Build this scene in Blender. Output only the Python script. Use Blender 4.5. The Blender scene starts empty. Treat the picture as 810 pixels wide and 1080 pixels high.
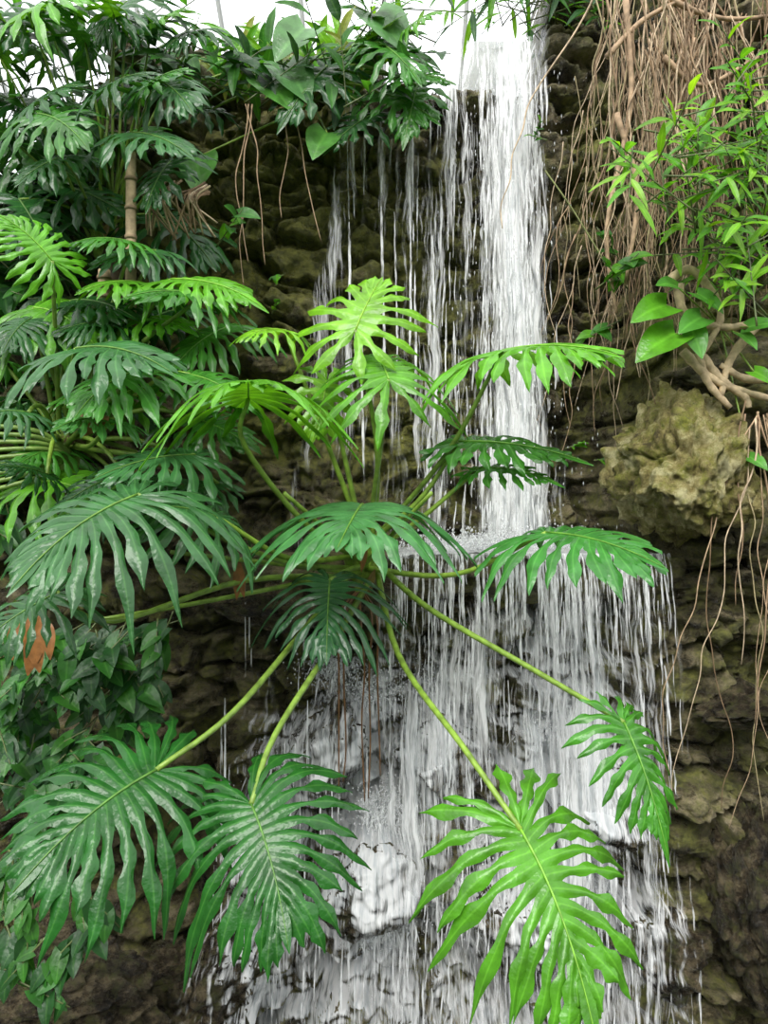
import bpy, math, random, bmesh
import numpy as np
from mathutils import Vector, Matrix, noise as mn
from mathutils.bvhtree import BVHTree
R = random.Random(7)
CZ = 4.2; F = 780.0
def W(px, py, d):
    return Vector(((px-405)/F*d, d, CZ-(py-540)/F*d))
scene = bpy.context.scene
scene.view_settings.view_transform = 'Standard'

# ---------------------------------------------------------------- materials
def newmat(name):
    m = bpy.data.materials.new(name); m.use_nodes = True
    nt = m.node_tree; nt.nodes.clear()
    return m, nt, nt.nodes.new, nt.links.new
def ramp(nt, stops):
    r = nt.nodes.new('ShaderNodeValToRGB')
    e = r.color_ramp.elements
    while len(e) < len(stops): e.new(0.5)
    for i, (p, c) in enumerate(stops):
        e[i].position = p; e[i].color = (c[0], c[1], c[2], 1)
    return r
def leaf_material(name, rough=0.32, transl=0.3, vein=(0.35,0.55,0.12)):
    m, nt, N, L = newmat(name)
    out = N('ShaderNodeOutputMaterial'); p = N('ShaderNodeBsdfPrincipled')
    at = N('ShaderNodeAttribute'); at.attribute_name = 'tint'
    vu = N('ShaderNodeAttribute'); vu.attribute_name = 'vu'
    tc = N('ShaderNodeTexCoord')
    nz = N('ShaderNodeTexNoise'); nz.inputs['Scale'].default_value = 9; nz.inputs['Detail'].default_value = 4
    L(tc.outputs['Object'], nz.inputs['Vector'])
    mr = N('ShaderNodeMapRange'); mr.inputs['From Min'].default_value=0.3; mr.inputs['From Max'].default_value=0.7
    mr.inputs['To Min'].default_value=0.65; mr.inputs['To Max'].default_value=1.3
    L(nz.outputs['Fac'], mr.inputs['Value'])
    mul = N('ShaderNodeVectorMath'); mul.operation='SCALE'
    L(at.outputs['Color'], mul.inputs[0]); L(mr.outputs[0], mul.inputs['Scale'])
    vr = N('ShaderNodeMapRange'); vr.inputs['From Min'].default_value=0.02; vr.inputs['From Max'].default_value=0.18
    vr.inputs['To Min'].default_value=0.5; vr.inputs['To Max'].default_value=0.0
    L(vu.outputs['Fac'], vr.inputs['Value'])
    vc = N('ShaderNodeVectorMath'); vc.operation='MULTIPLY_ADD'
    vc.inputs[1].default_value=(1.5,1.5,1.5); vc.inputs[2].default_value=(vein[0]*0.12,vein[1]*0.12,vein[2]*0.12)
    L(mul.outputs[0], vc.inputs[0])
    mx = N('ShaderNodeMix'); mx.data_type='RGBA'
    L(vr.outputs[0], mx.inputs['Factor']); L(mul.outputs[0], mx.inputs['A']); L(vc.outputs[0], mx.inputs['B'])
    L(mx.outputs['Result'], p.inputs['Base Color'])
    p.inputs['Roughness'].default_value = rough
    p.inputs['Specular IOR Level'].default_value = 0.5
    n2 = N('ShaderNodeTexNoise'); n2.inputs['Scale'].default_value = 40; n2.inputs['Detail'].default_value = 2
    L(tc.outputs['Object'], n2.inputs['Vector'])
    bp = N('ShaderNodeBump'); bp.inputs['Strength'].default_value=0.4; bp.inputs['Distance'].default_value=0.01
    L(n2.outputs['Fac'], bp.inputs['Height']); L(bp.outputs[0], p.inputs['Normal'])
    tr = N('ShaderNodeBsdfTranslucent')
    tcol = N('ShaderNodeVectorMath'); tcol.operation='MULTIPLY'; tcol.inputs[1].default_value=(1.8,1.55,0.5)
    L(mx.outputs['Result'], tcol.inputs[0]); L(tcol.outputs[0], tr.inputs['Color'])
    ms = N('ShaderNodeMixShader'); ms.inputs[0].default_value = transl
    L(p.outputs[0], ms.inputs[1]); L(tr.outputs[0], ms.inputs[2]); L(ms.outputs[0], out.inputs[0])
    return m
def stem_material(name, rough=0.5):
    m, nt, N, L = newmat(name)
    out = N('ShaderNodeOutputMaterial'); p = N('ShaderNodeBsdfPrincipled')
    at = N('ShaderNodeAttribute'); at.attribute_name = 'tint'
    tc = N('ShaderNodeTexCoord'); nz = N('ShaderNodeTexNoise'); nz.inputs['Scale'].default_value = 22; nz.inputs['Detail'].default_value=5
    L(tc.outputs['Object'], nz.inputs['Vector'])
    mr = N('ShaderNodeMapRange'); mr.inputs['From Min'].default_value=0.3; mr.inputs['From Max'].default_value=0.7
    mr.inputs['To Min'].default_value=0.6; mr.inputs['To Max'].default_value=1.35
    L(nz.outputs['Fac'], mr.inputs['Value'])
    mul = N('ShaderNodeVectorMath'); mul.operation='SCALE'
    L(at.outputs['Color'], mul.inputs[0]); L(mr.outputs[0], mul.inputs['Scale'])
    L(mul.outputs[0], p.inputs['Base Color']); p.inputs['Roughness'].default_value = rough
    bp = N('ShaderNodeBump'); bp.inputs['Strength'].default_value=0.4; bp.inputs['Distance'].default_value=0.01
    L(nz.outputs['Fac'], bp.inputs['Height']); L(bp.outputs[0], p.inputs['Normal'])
    L(p.outputs[0], out.inputs[0]); return m
def rock_material(name, dark, mid, light, moss, mossamt=0.0, rough=(0.25,0.7), scale=1.0, zs=1.5):
    m, nt, N, L = newmat(name)
    out = N('ShaderNodeOutputMaterial'); p = N('ShaderNodeBsdfPrincipled')
    tc = N('ShaderNodeTexCoord')
    mp = N('ShaderNodeMapping'); mp.inputs['Scale'].default_value=(1,1,zs); L(tc.outputs['Object'], mp.inputs[0])
    n1 = N('ShaderNodeTexNoise'); n1.inputs['Scale'].default_value=3.4*scale; n1.inputs['Detail'].default_value=12; n1.inputs['Roughness'].default_value=0.78
    L(mp.outputs[0], n1.inputs['Vector'])
    r1 = ramp(nt, [(0.4,dark),(0.5,mid),(0.6,light)]); L(n1.outputs['Fac'], r1.inputs[0])
    tn = N('ShaderNodeAttribute'); tn.attribute_name='tone'
    ta = N('ShaderNodeMath'); ta.operation='ADD'; ta.inputs[1].default_value=1.0; L(tn.outputs['Fac'], ta.inputs[0])
    ts = N('ShaderNodeVectorMath'); ts.operation='SCALE'; L(r1.outputs[0], ts.inputs[0]); L(ta.outputs[0], ts.inputs['Scale'])
    at = N('ShaderNodeAttribute'); at.attribute_name='moss'
    n2 = N('ShaderNodeTexNoise'); n2.inputs['Scale'].default_value=5.5*scale; n2.inputs['Detail'].default_value=10; n2.inputs['Roughness'].default_value=0.75
    L(tc.outputs['Object'], n2.inputs['Vector'])
    ad = N('ShaderNodeMath'); ad.operation='ADD'; L(at.outputs['Fac'], ad.inputs[0]); ad.inputs[1].default_value=mossamt
    sm = N('ShaderNodeMath'); sm.operation='MULTIPLY_ADD'; L(ad.outputs[0], sm.inputs[0]); sm.inputs[1].default_value=0.45; L(n2.outputs['Fac'], sm.inputs[2])
    mr = N('ShaderNodeMapRange'); mr.inputs['From Min'].default_value=0.58; mr.inputs['From Max'].default_value=0.74; L(sm.outputs[0], mr.inputs['Value'])
    mx = N('ShaderNodeMix'); mx.data_type='RGBA'; L(mr.outputs[0], mx.inputs['Factor']); L(ts.outputs[0], mx.inputs['A'])
    r2 = ramp(nt, [(0.38,(moss[0]*0.3,moss[1]*0.32,moss[2]*0.4)),(0.62,moss)])
    n3 = N('ShaderNodeTexNoise'); n3.inputs['Scale'].default_value=15*scale; n3.inputs['Detail'].default_value=8; n3.inputs['Roughness'].default_value=0.7; L(tc.outputs['Object'], n3.inputs['Vector'])
    L(n3.outputs['Fac'], r2.inputs[0]); L(r2.outputs[0], mx.inputs['B'])
    L(mx.outputs['Result'], p.inputs['Base Color'])
    rr = N('ShaderNodeMapRange'); rr.inputs['To Min'].default_value=rough[0]; rr.inputs['To Max'].default_value=rough[1]
    rr.inputs['From Min'].default_value=0.4; rr.inputs['From Max'].default_value=0.6
    L(n2.outputs['Fac'], rr.inputs['Value']); L(rr.outputs[0], p.inputs['Roughness'])
    n4 = N('ShaderNodeTexNoise'); n4.inputs['Scale'].default_value=9*scale; n4.inputs['Detail'].default_value=14; n4.inputs['Roughness'].default_value=0.8
    L(mp.outputs[0], n4.inputs['Vector'])
    bp = N('ShaderNodeBump'); bp.inputs['Strength'].default_value=1.0; bp.inputs['Distance'].default_value=0.1
    L(n4.outputs['Fac'], bp.inputs['Height']); L(bp.outputs[0], p.inputs['Normal'])
    L(p.outputs[0], out.inputs[0]); return m
def water_strand_mat():
    m, nt, N, L = newmat('falling_water')
    out = N('ShaderNodeOutputMaterial')
    tc = N('ShaderNodeTexCoord'); mp = N('ShaderNodeMapping'); mp.inputs['Scale'].default_value=(50,50,7); L(tc.outputs['Object'],mp.inputs[0])
    n = N('ShaderNodeTexNoise'); n.inputs['Scale'].default_value=1; n.inputs['Detail'].default_value=3; L(mp.outputs[0],n.inputs['Vector'])
    p = N('ShaderNodeBsdfPrincipled'); p.inputs['Base Color'].default_value=(0.96,0.97,0.98,1); p.inputs['Roughness'].default_value=0.2
    tr = N('ShaderNodeBsdfTranslucent'); tr.inputs['Color'].default_value=(0.96,0.98,0.99,1)
    ms = N('ShaderNodeMixShader'); ms.inputs[0].default_value=0.35
    L(p.outputs[0], ms.inputs[1]); L(tr.outputs[0], ms.inputs[2])
    tp = N('ShaderNodeBsdfTransparent'); m2 = N('ShaderNodeMixShader')
    mr = N('ShaderNodeMapRange'); mr.inputs['From Min'].default_value=0.36; mr.inputs['From Max'].default_value=0.62; mr.inputs['To Min'].default_value=0.05; L(n.outputs['Fac'],mr.inputs['Value'])
    L(mr.outputs[0], m2.inputs[0]); L(tp.outputs[0], m2.inputs[1]); L(ms.outputs[0], m2.inputs[2]); L(m2.outputs[0], out.inputs[0]); return m
def water_sheet_mat():
    m, nt, N, L = newmat('water_veil')
    out = N('ShaderNodeOutputMaterial')
    tc = N('ShaderNodeTexCoord')
    wn = N('ShaderNodeTexNoise'); wn.inputs['Scale'].default_value=2.2; wn.inputs['Detail'].default_value=3; L(tc.outputs['Object'], wn.inputs['Vector'])
    wv = N('ShaderNodeVectorMath'); wv.operation='MULTIPLY_ADD'; wv.inputs[1].default_value=(0.12,0,0); L(wn.outputs['Color'], wv.inputs[0]); L(tc.outputs['Object'], wv.inputs[2])
    def streak(sx, sz, det):
        mp = N('ShaderNodeMapping'); mp.inputs['Scale'].default_value=(sx,4.0,sz); L(wv.outputs[0], mp.inputs[0])
        n = N('ShaderNodeTexNoise'); n.inputs['Scale'].default_value=1; n.inputs['Detail'].default_value=det; n.inputs['Roughness'].default_value=0.65
        L(mp.outputs[0], n.inputs['Vector']); return n
    a = streak(42,2.0,4); b = streak(11,0.6,2); c = streak(100,7,2)
    add = N('ShaderNodeMath'); add.operation='ADD'; L(a.outputs['Fac'], add.inputs[0]); L(b.outputs['Fac'], add.inputs[1])
    ac = N('ShaderNodeMath'); ac.operation='MULTIPLY_ADD'; ac.inputs[1].default_value=0.5; L(c.outputs['Fac'], ac.inputs[0]); L(add.outputs[0], ac.inputs[2])
    at = N('ShaderNodeAttribute'); at.attribute_name='dens'
    ma = N('ShaderNodeMath'); ma.operation='MULTIPLY_ADD'; L(at.outputs['Fac'], ma.inputs[0]); ma.inputs[1].default_value=0.55; L(ac.outputs[0], ma.inputs[2])
    mr = N('ShaderNodeMapRange'); mr.inputs['From Min'].default_value=1.42; mr.inputs['From Max'].default_value=1.78
    mr.inputs['To Max'].default_value=0.98
    L(ma.outputs[0], mr.inputs['Value'])
    ml = N('ShaderNodeMath'); ml.operation='MULTIPLY'; L(mr.outputs[0], ml.inputs[0])
    st = N('ShaderNodeMapRange'); st.inputs['From Max'].default_value=0.12; L(at.outputs['Fac'], st.inputs['Value']); L(st.outputs[0], ml.inputs[1])
    p = N('ShaderNodeBsdfPrincipled'); p.inputs['Roughness'].default_value=0.2
    cr = ramp(nt,[(0.4,(0.66,0.7,0.73)),(0.55,(0.98,0.98,0.99))]); L(a.outputs['Fac'], cr.inputs[0]); L(cr.outputs[0], p.inputs['Base Color'])
    tl = N('ShaderNodeBsdfTranslucent'); tl.inputs['Color'].default_value=(0.96,0.98,0.99,1)
    bp = N('ShaderNodeBump'); bp.inputs['Strength'].default_value=0.4; bp.inputs['Distance'].default_value=0.03; L(a.outputs['Fac'],bp.inputs['Height']); L(bp.outputs[0],p.inputs['Normal'])
    m1 = N('ShaderNodeMixShader'); m1.inputs[0].default_value=0.35; L(p.outputs[0], m1.inputs[1]); L(tl.outputs[0], m1.inputs[2])
    tp = N('ShaderNodeBsdfTransparent'); m2 = N('ShaderNodeMixShader')
    L(ml.outputs[0], m2.inputs[0]); L(tp.outputs[0], m2.inputs[1]); L(m1.outputs[0], m2.inputs[2]); L(m2.outputs[0], out.inputs[0]); return m

LEAF = leaf_material('philodendron_leaf', 0.27, 0.25)
SOFT = leaf_material('shrub_leaf', 0.4, 0.4)
STEM = stem_material('plant_stem', 0.42)
ROOT = stem_material('woody_root', 0.8)
CLIFF = rock_material('wet_limestone', (0.018,0.015,0.009),(0.105,0.088,0.05),(0.37,0.31,0.19),(0.33,0.33,0.08),0.27,(0.15,0.65))
WETR = rock_material('wet_dark_rock', (0.012,0.01,0.007),(0.065,0.05,0.032),(0.25,0.2,0.12),(0.16,0.17,0.04), 0.2, (0.12,0.45), 1.8)
MOSSR = rock_material('mossy_limestone', (0.09,0.065,0.018),(0.46,0.38,0.13),(0.85,0.78,0.42),(0.42,0.43,0.06), 0.26, (0.6,0.9), 1.5,1.0)
WSTR = water_strand_mat(); WSHT = water_sheet_mat()

# ---------------------------------------------------------------- mesh builder
class MB:
    def __init__(s): s.v=[]; s.f=[]; s.mi=[]; s.t=[]; s.u=[]
    def add(s, vs, fs, mat=0, tint=(1,1,1), us=None):
        o=len(s.v); s.v.extend([tuple(v) for v in vs]); s.f.extend([tuple(i+o for i in f) for f in fs]); s.mi.extend([mat]*len(fs))
        s.t.extend([tint]*len(vs))
        s.u.extend(us if us is not None else [1.0]*len(vs))
    def obj(s, name, mats, smooth=True):
        me=bpy.data.meshes.new(name); me.from_pydata(s.v,[],s.f)
        for m in mats: me.materials.append(m)
        me.polygons.foreach_set('material_index', s.mi)
        me.polygons.foreach_set('use_smooth',[smooth]*len(s.f))
        a=me.attributes.new('tint','FLOAT_COLOR','POINT')
        c=np.ones((len(s.v),4),dtype=np.float32); c[:,:3]=np.array(s.t,dtype=np.float32).reshape(-1,3); a.data.foreach_set('color',c.ravel())
        b=me.attributes.new('vu','FLOAT','POINT'); b.data.foreach_set('value',np.array(s.u,dtype=np.float32))
        me.update(); o=bpy.data.objects.new(name,me); scene.collection.objects.link(o); return o
def catmull(P, n=6):
    P=[Vector(p) for p in P]
    if len(P)<3:
        return [P[0].lerp(P[-1], i/n) for i in range(n+1)]
    Q=[P[0]*2-P[1]]+P+[P[-1]*2-P[-2]]; out=[]
    for i in range(1,len(Q)-2):
        a,b,c,d=Q[i-1:i+3]
        for k in range(n):
            t=k/n; out.append(0.5*((2*b)+(c-a)*t+(2*a-5*b+4*c-d)*t*t+(3*b-a-3*c+d)*t**3))
    out.append(P[-1]); return out
def tube(mb, pts, r0, r1, sides=6, mat=0, tint=(0.2,0.3,0.05), n=6, wob=0):
    P=catmull(pts,n); m=len(P); vs=[]; fs=[]; prev=None
    for i,p in enumerate(P):
        d=(P[min(i+1,m-1)]-P[max(i-1,0)])
        if d.length<1e-7: d=Vector((0,0,1))
        d.normalize()
        if prev is None: a=d.orthogonal().normalized()
        else:
            a=prev-d*prev.dot(d)
            a = a.normalized() if a.length>1e-6 else d.orthogonal().normalized()
        prev=a; b=d.cross(a); t=i/(m-1); r=r0+(r1-r0)*t
        if wob: r*=1+wob*math.sin(i*2.1+p.x*9)
        for k in range(sides):
            an=2*math.pi*k/sides; vs.append(p+a*math.cos(an)*r+b*math.sin(an)*r)
    for i in range(m-1):
        for k in range(sides):
            k2=(k+1)%sides; fs.append((i*sides+k,i*sides+k2,(i+1)*sides+k2,(i+1)*sides+k))
    fs.append(tuple(range(sides))[::-1]); fs.append(tuple((m-1)*sides+k for k in range(sides)))
    mb.add(vs,fs,mat,tint)
def bezier(a,b,c,n=10):
    a,b,c=Vector(a),Vector(b),Vector(c)
    return [a*(1-t)**2+b*2*t*(1-t)+c*t*t for t in [i/n for i in range(n+1)]]

# ---------------------------------------------------------------- leaves
def frame(A,T,n):
    Y=(T-A); L=Y.length; Y.normalize(); n=Vector(n)
    X=Y.cross(n)
    if X.length<1e-3: X=Y.orthogonal()
    X.normalize(); Z=X.cross(Y).normalized(); return X,Y,Z,L
WP=[(0,1.0),(0.08,0.72),(0.22,0.52),(0.42,0.76),(0.6,0.92),(0.75,0.75),(0.88,0.42),(1.0,0.03)]
def prof(s):
    for i in range(len(WP)-1):
        if s<=WP[i+1][0]:
            t=(s-WP[i][0])/(WP[i+1][0]-WP[i][0]); return WP[i][1]*(1-t)+WP[i+1][1]*t
    return 0.03
def split_leaf(mb, A, T, n, wid=0.7, tint=(0.05,0.2,0.03), N=12, seed=0, fold=0.15, grav=0.25, web=0.25, teeth=0.25, fat=0.85, mrib=0.011):
    rr=random.Random(seed); X,Y,Z,L=frame(A,T,n)
    def ang(t): return math.radians(160+(22-160)*max(0,min(1,t))**0.72)
    def my(t): return 0.80*max(0,t-0.14)**1.1/0.847 if t>0.14 else 0.0
    def ln(t): 
        return wid*(0.66+0.40*math.sin(math.pi*min(1,max(0,(t*0.85+0.12)))**0.9))*(1-0.5*t**2.4)
    def dirv(a,sd): return Vector((math.sin(a)*sd, math.cos(a),0))
    verts=[];faces=[];us=[]
    bend=rr.uniform(-0.12,0.12)
    def deform(p):
        x,y=p.x+bend*p.y*p.y,p.y; r2=x*x+y*y
        z=p.z+fold*abs(p.x)-0.28*x*x-0.10*max(0,y)**2
        w=A+X*(x*L)+Y*(y*L)+Z*(z*L)
        w.z-=grav*L*(r2**1.1)*0.55
        return w
    cols=[-1,-0.55,0,0.55,1]
    for sd in (-1,1):
        jit=[rr.uniform(0.78,1.15) for _ in range(N)]
        E=[]
        for i in range(N+1):
            t=(i-0.5)/(N-1)
            if i==0: E.append(dirv(math.radians(172),sd)*wid*0.12)
            else:
                tt=min(t,1.0); wl=ln(tt)*web*rr.uniform(0.85,1.15)
                if i==N: E.append(Vector((0.035*sd,0.86,0)))
                else: E.append(Vector((0,my(tt),0))+dirv(ang(tt),sd)*wl)
        M=[Vector((0,my((i-0.5)/(N-1)),0)) if 0<i<N else (Vector((0,0,0)) if i==0 else Vector((0,0.84,0))) for i in range(N+1)]
        for i in range(N):
            t=i/(N-1); a0=ang(t)+rr.uniform(-0.1,0.1); ll=ln(t)*jit[i]*(1-web)
            C=(E[i]+E[i+1])/2; h=(E[i+1]-E[i])/2; hw0=h.length
            ph=rr.uniform(0,6); zt=rr.uniform(-0.28,0.16); curl=rr.uniform(0.1,0.5); fq=rr.uniform(12,18)
            base=len(verts); rows=0
            for r in range(0,3):
                f=r/3
                for u in cols:
                    mid=(u+1)/2; pm=M[i].lerp(M[i+1],mid); pe=E[i].lerp(E[i+1],mid)
                    p=pm.lerp(pe,f); p=p+Vector((0,0,-0.014*abs(u)*f*2)); verts.append(deform(p)); us.append(abs(u) if r>0 else 0.0)
                rows+=1
            S=[0,0.06,0.13,0.2,0.28,0.36,0.44,0.52,0.6,0.68,0.76,0.84,0.92,1.0]
            c=C.copy(); prevs=0; maxw=(0.058*fat+0.012)*min(1.25,(0.75+0.5*wid))*rr.uniform(0.8,1.15)
            for s in S:
                aa=a0-curl*s*0.9*(0.4+math.sin(min(a0,math.pi*0.95)))
                d=dirv(aa,sd); c=c+d*(s-prevs)*ll; prevs=s
                perp=Vector((d.y,-d.x,0))*sd
                if perp.dot(h)<0: perp=-perp
                bl=min(1,s/0.12); hd=(h.normalized()*(1-bl)+perp*bl).normalized()
                w0=hw0*(1-bl)+maxw*bl
                for u in cols:
                    side=1 if u>0 else -1
                    tw=1+teeth*math.sin(s*fq+ph+side*0.9)*min(1,s*4)*(1.0 if s<0.95 else 0)
                    w=w0*prof(s)*tw
                    z=-0.022*abs(u)-0.004 + zt*ll*s*s - 0.42*ll*ll*s*s*1.2+0.014*math.sin(s*9+ph)*u
                    verts.append(deform(c+hd*(u*w)+Vector((0,0,z)))); us.append(abs(u))
                rows+=1
            for r in range(rows-1):
                for k in range(4):
                    q=base+r*5+k; fc=(q,q+1,q+6,q+5); faces.append(fc if sd==1 else fc[::-1])
    base=len(verts); S=[0,0.2,0.4,0.6,0.8,1.0]; hw=[0.035,0.04,0.055,0.05,0.03,0.003]
    for s,w in zip(S,hw):
        for u in cols: verts.append(deform(Vector((u*w,0.84+0.3*s,-0.01*abs(u))))); us.append(abs(u))
    for r in range(5):
        for k in range(4):
            q=base+r*5+k; faces.append((q,q+1,q+6,q+5))
    k=rr.uniform(0.85,1.15); tn=(tint[0]*k,tint[1]*k,tint[2]*k)
    mb.add(verts,faces,0,tn,us)
    rib=[deform(Vector((0,y,0.006))) for y in [0,0.2,0.4,0.6,0.8,0.95,1.1]]
    tube(mb,rib,mrib*L,mrib*0.25*L,5,1,(min(0.4,tint[0]*1.4+0.06),min(.5,tint[1]*1.1+0.09),0.03),2)
def heart_leaf(mb, A, T, n, wid=0.75, tint=(0.05,0.2,0.03), mat=0, lance=False, grav=0.15, fold=0.25):
    X,Y,Z,L=frame(A,T,n); rows=9; vs=[];fs=[];us=[]
    cols=[-1,-0.5,0,0.5,1]
    for r in range(rows):
        s=r/(rows-1)
        if lance: w=wid*0.5*(math.sin(math.pi*min(1,s*0.97+0.015)**0.8)**0.85+0.01)
        else: w=wid*0.5*(math.sin(math.pi*(0.16+0.84*s)**0.75)**0.8 if s<0.999 else 0.01)
        for u in cols:
            back=0 if lance else -0.22*(1-s)**3*abs(u)**1.2
            x=u*w; y=s+back; z=fold*abs(x)-0.15*s*s+0.01*math.sin(s*14+u*2)
            p=A+X*(x*L)+Y*(y*L)+Z*(z*L); p.z-=grav*L*s*s; vs.append(p); us.append(abs(u))
    for r in range(rows-1):
        for k in range(4):
            q=r*5+k; fs.append((q,q+1,q+6,q+5))
    mb.add(vs,fs,mat,tint,us)

# ---------------------------------------------------------------- noise helpers
def vnoise(x,y,seed):
    rs=np.random.RandomState(seed); G=rs.rand(256,256)
    xi=np.floor(x).astype(int); yi=np.floor(y).astype(int); fx=x-xi; fy=y-yi
    fx=fx*fx*(3-2*fx); fy=fy*fy*(3-2*fy)
    g=lambda a,b:G[a%256,b%256]
    return (g(xi,yi)*(1-fx)+g(xi+1,yi)*fx)*(1-fy)+(g(xi,yi+1)*(1-fx)+g(xi+1,yi+1)*fx)*fy
def fbm(x,y,seed,o=5):
    s=0;a=0.5
    for i in range(o): s=s+a*vnoise(x*2**i+i*17.3,y*2**i+i*5.1,seed+i); a*=0.5
    return s
def sstep(a,b,x):
    t=np.clip((x-a)/(b-a),0,1); return t*t*(3-2*t)
def voro(x,y,seed):
    rs=np.random.RandomState(seed); JX=rs.rand(128,128); JY=rs.rand(128,128); ID=rs.rand(128,128)
    xi=np.floor(x).astype(int); yi=np.floor(y).astype(int)
    f1=np.full(x.shape,9.0); f2=np.full(x.shape,9.0); idv=np.zeros(x.shape); rx=np.zeros(x.shape); ry=np.zeros(x.shape)
    for i in (-1,0,1):
        for j in (-1,0,1):
            a=(xi+i)%128; b=(yi+j)%128
            dx=xi+i+0.05+0.9*JX[a,b]-x; dy=yi+j+0.05+0.9*JY[a,b]-y; d=np.sqrt(dx*dx+dy*dy)
            n=d<f1; f2=np.where(n,f1,np.minimum(f2,d)); f1=np.where(n,d,f1); idv=np.where(n,ID[a,b],idv); rx=np.where(n,dx,rx); ry=np.where(n,dy,ry)
    return f1,f2,idv,rx,ry

# ---------------------------------------------------------------- cliff
def base_y(x,z):
    y=6.15+0*x
    y=y-0.75*sstep(0.9,3.4,-x)
    hi=sstep(5.2,5.9,z)
    y=y-(1-hi)*1.15*sstep(1.5,2.15,x)-hi*1.0*sstep(1.75,2.7,x)
    low=1-sstep(3.6,3.95,z)
    chan=sstep(-0.5,0.0,x)*(1-sstep(1.7,2.1,x))
    y=y-low*chan*(0.55+0.3*np.clip((3.6-z)/3.6,0,1))
    y=y-low*(1-sstep(-0.5,0.0,x))*(0.25+0.55*np.clip((3.3-z)/3.3,0,1))
    return y
ZT=7.77
BV=[]
def build_cliff():
    nx,nz=760,680
    xs=np.linspace(-5.2,5.2,nx); zs=np.linspace(-0.4,9.6,nz)
    Xg,Zg=np.meshgrid(xs,zs)
    wx=Xg+0.5*(fbm(Xg*1.3,Zg*1.6,21)-0.5)+0.16*(fbm(Xg*7,Zg*7,22,3)-0.5)
    zz=Zg+0.6*(fbm(Xg*0.8,Zg*0.7,11)-0.5)+0.2*(fbm(Xg*4,Zg*4,12)-0.5)
    f1,f2,i1,rx,ry=voro(wx/0.46,zz/0.27,3)
    e1=sstep(0.0,0.35,f2-f1)
    g1,g2,i2,sx_,sy_=voro(wx/0.17+7,zz/0.11+3,5); e2=sstep(0,0.35,g2-g1)
    h1,h2,i3,bx,by=voro(wx/1.3+5,zz/0.65+9,8); e3=sstep(0,0.12,h2-h1)
    ridged=1-np.abs(2*fbm(Xg*3.1,Zg*4.2,91,6)-1)
    y=base_y(Xg,Zg)-0.22*i1*e1-0.03*e1-0.07*i2*e2-0.22*i3*e3
    y=y+0.16*rx*(i1-0.5)+0.14*ry*(i2-0.3)+0.12*by*(i3-0.4)
    y=y-0.24*(fbm(Xg*1.3,Zg*1.6,31)-0.5)-0.16*(fbm(Xg*6,Zg*8,41,6)-0.5)-0.08*(ridged-0.7)
    top=np.where(Xg<0,8.1,7.85)+0.25*(fbm(Xg*1.5,Xg*0+3,51)-0.5)
    top=np.where((Xg>0.3)&(Xg<1.3),ZT-0.01,top)
    top=top-1.3*sstep(1.9,2.6,-Xg)+2.2*sstep(1.22,1.5,Xg)
    y=y+1.2*sstep(-0.35,0.0,Zg-top)**2
    moss=np.zeros_like(Xg)
    for (px,py,sx,sz,a) in [(270,200,0.6,0.5,0.8),(240,300,0.5,0.5,0.7),(420,455,0.45,0.4,0.6),(330,180,0.4,0.5,0.6),(700,400,0.4,0.35,0.5),(430,300,.5,.8,.4),(40,1010,.7,.5,.3),(620,180,.2,.6,.35),(280,450,.5,.3,.4),(780,950,.4,.8,.3),(780,700,.4,.4,.25)]:
        c=W(px,py,5.9); moss+=a*np.exp(-((Xg-c.x)/sx)**2-((Zg-c.z)/sz)**2)
    tone=(i1-0.5)*0.8+(i2-0.5)*0.5+(i3-0.5)*0.4
    V=np.stack([Xg,y,Zg],-1).reshape(-1,3)
    idx=np.arange(nx*nz).reshape(nz,nx)
    keep=(Zg[:-1,:-1]<top[:-1,:-1])
    q=np.stack([idx[:-1,:-1],idx[:-1,1:],idx[1:,1:],idx[1:,:-1]],-1)[keep]
    me=bpy.data.meshes.new('rock_cliff'); me.from_pydata(V.tolist(),[],q.tolist()); me.materials.append(CLIFF)
    a=me.attributes.new('moss','FLOAT','POINT'); a.data.foreach_set('value',moss.ravel().astype(np.float32))
    a=me.attributes.new('tone','FLOAT','POINT'); a.data.foreach_set('value',tone.ravel().astype(np.float32))
    me.polygons.foreach_set('use_smooth',[True]*len(me.polygons))
    me.update(); o=bpy.data.objects.new('rock_cliff',me); scene.collection.objects.link(o); BV.append(me)
build_cliff()

def rock(name, c, size, mat, seed=0, sub=5, amp=0.22, npl=16, planes=None):
    bm=bmesh.new(); bmesh.ops.create_icosphere(bm,subdivisions=sub,radius=1)
    of=Vector((seed*3.1,seed*1.7,seed*2.3)); rr=random.Random(seed)
    pl=planes or [(Vector((rr.uniform(-1,1),rr.uniform(-1,1),rr.uniform(-1,1))).normalized(),rr.uniform(0.55,0.88)) for _ in range(npl)]
    pl=[(Vector(a).normalized(),b) for a,b in pl]
    for v in bm.verts:
        p=v.co.copy()
        if planes: p*=1.3
        for nrm,dd in pl:
            k=p.dot(nrm)
            if k>dd: p-=nrm*(k-dd)*0.97
        d=amp*(mn.fractal(p*1.6+of,1.0,2.1,5)) + 0.35*amp*mn.fractal(p*6+of,0.8,2.1,5)
        cr=abs(mn.noise(p*2.6+of*2)); d-=0.6*amp*max(0,0.1-cr)/0.1
        p=p*(1+d); v.co=Vector((p.x*size[0],p.y*size[1],p.z*size[2]))+Vector(c)
    me=bpy.data.meshes.new(name); bm.to_mesh(me); bm.free(); me.materials.append(mat)
    me.polygons.foreach_set('use_smooth',[True]*len(me.polygons))
    o=bpy.data.objects.new(name,me); scene.collection.objects.link(o); BV.append(me); return o
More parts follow.
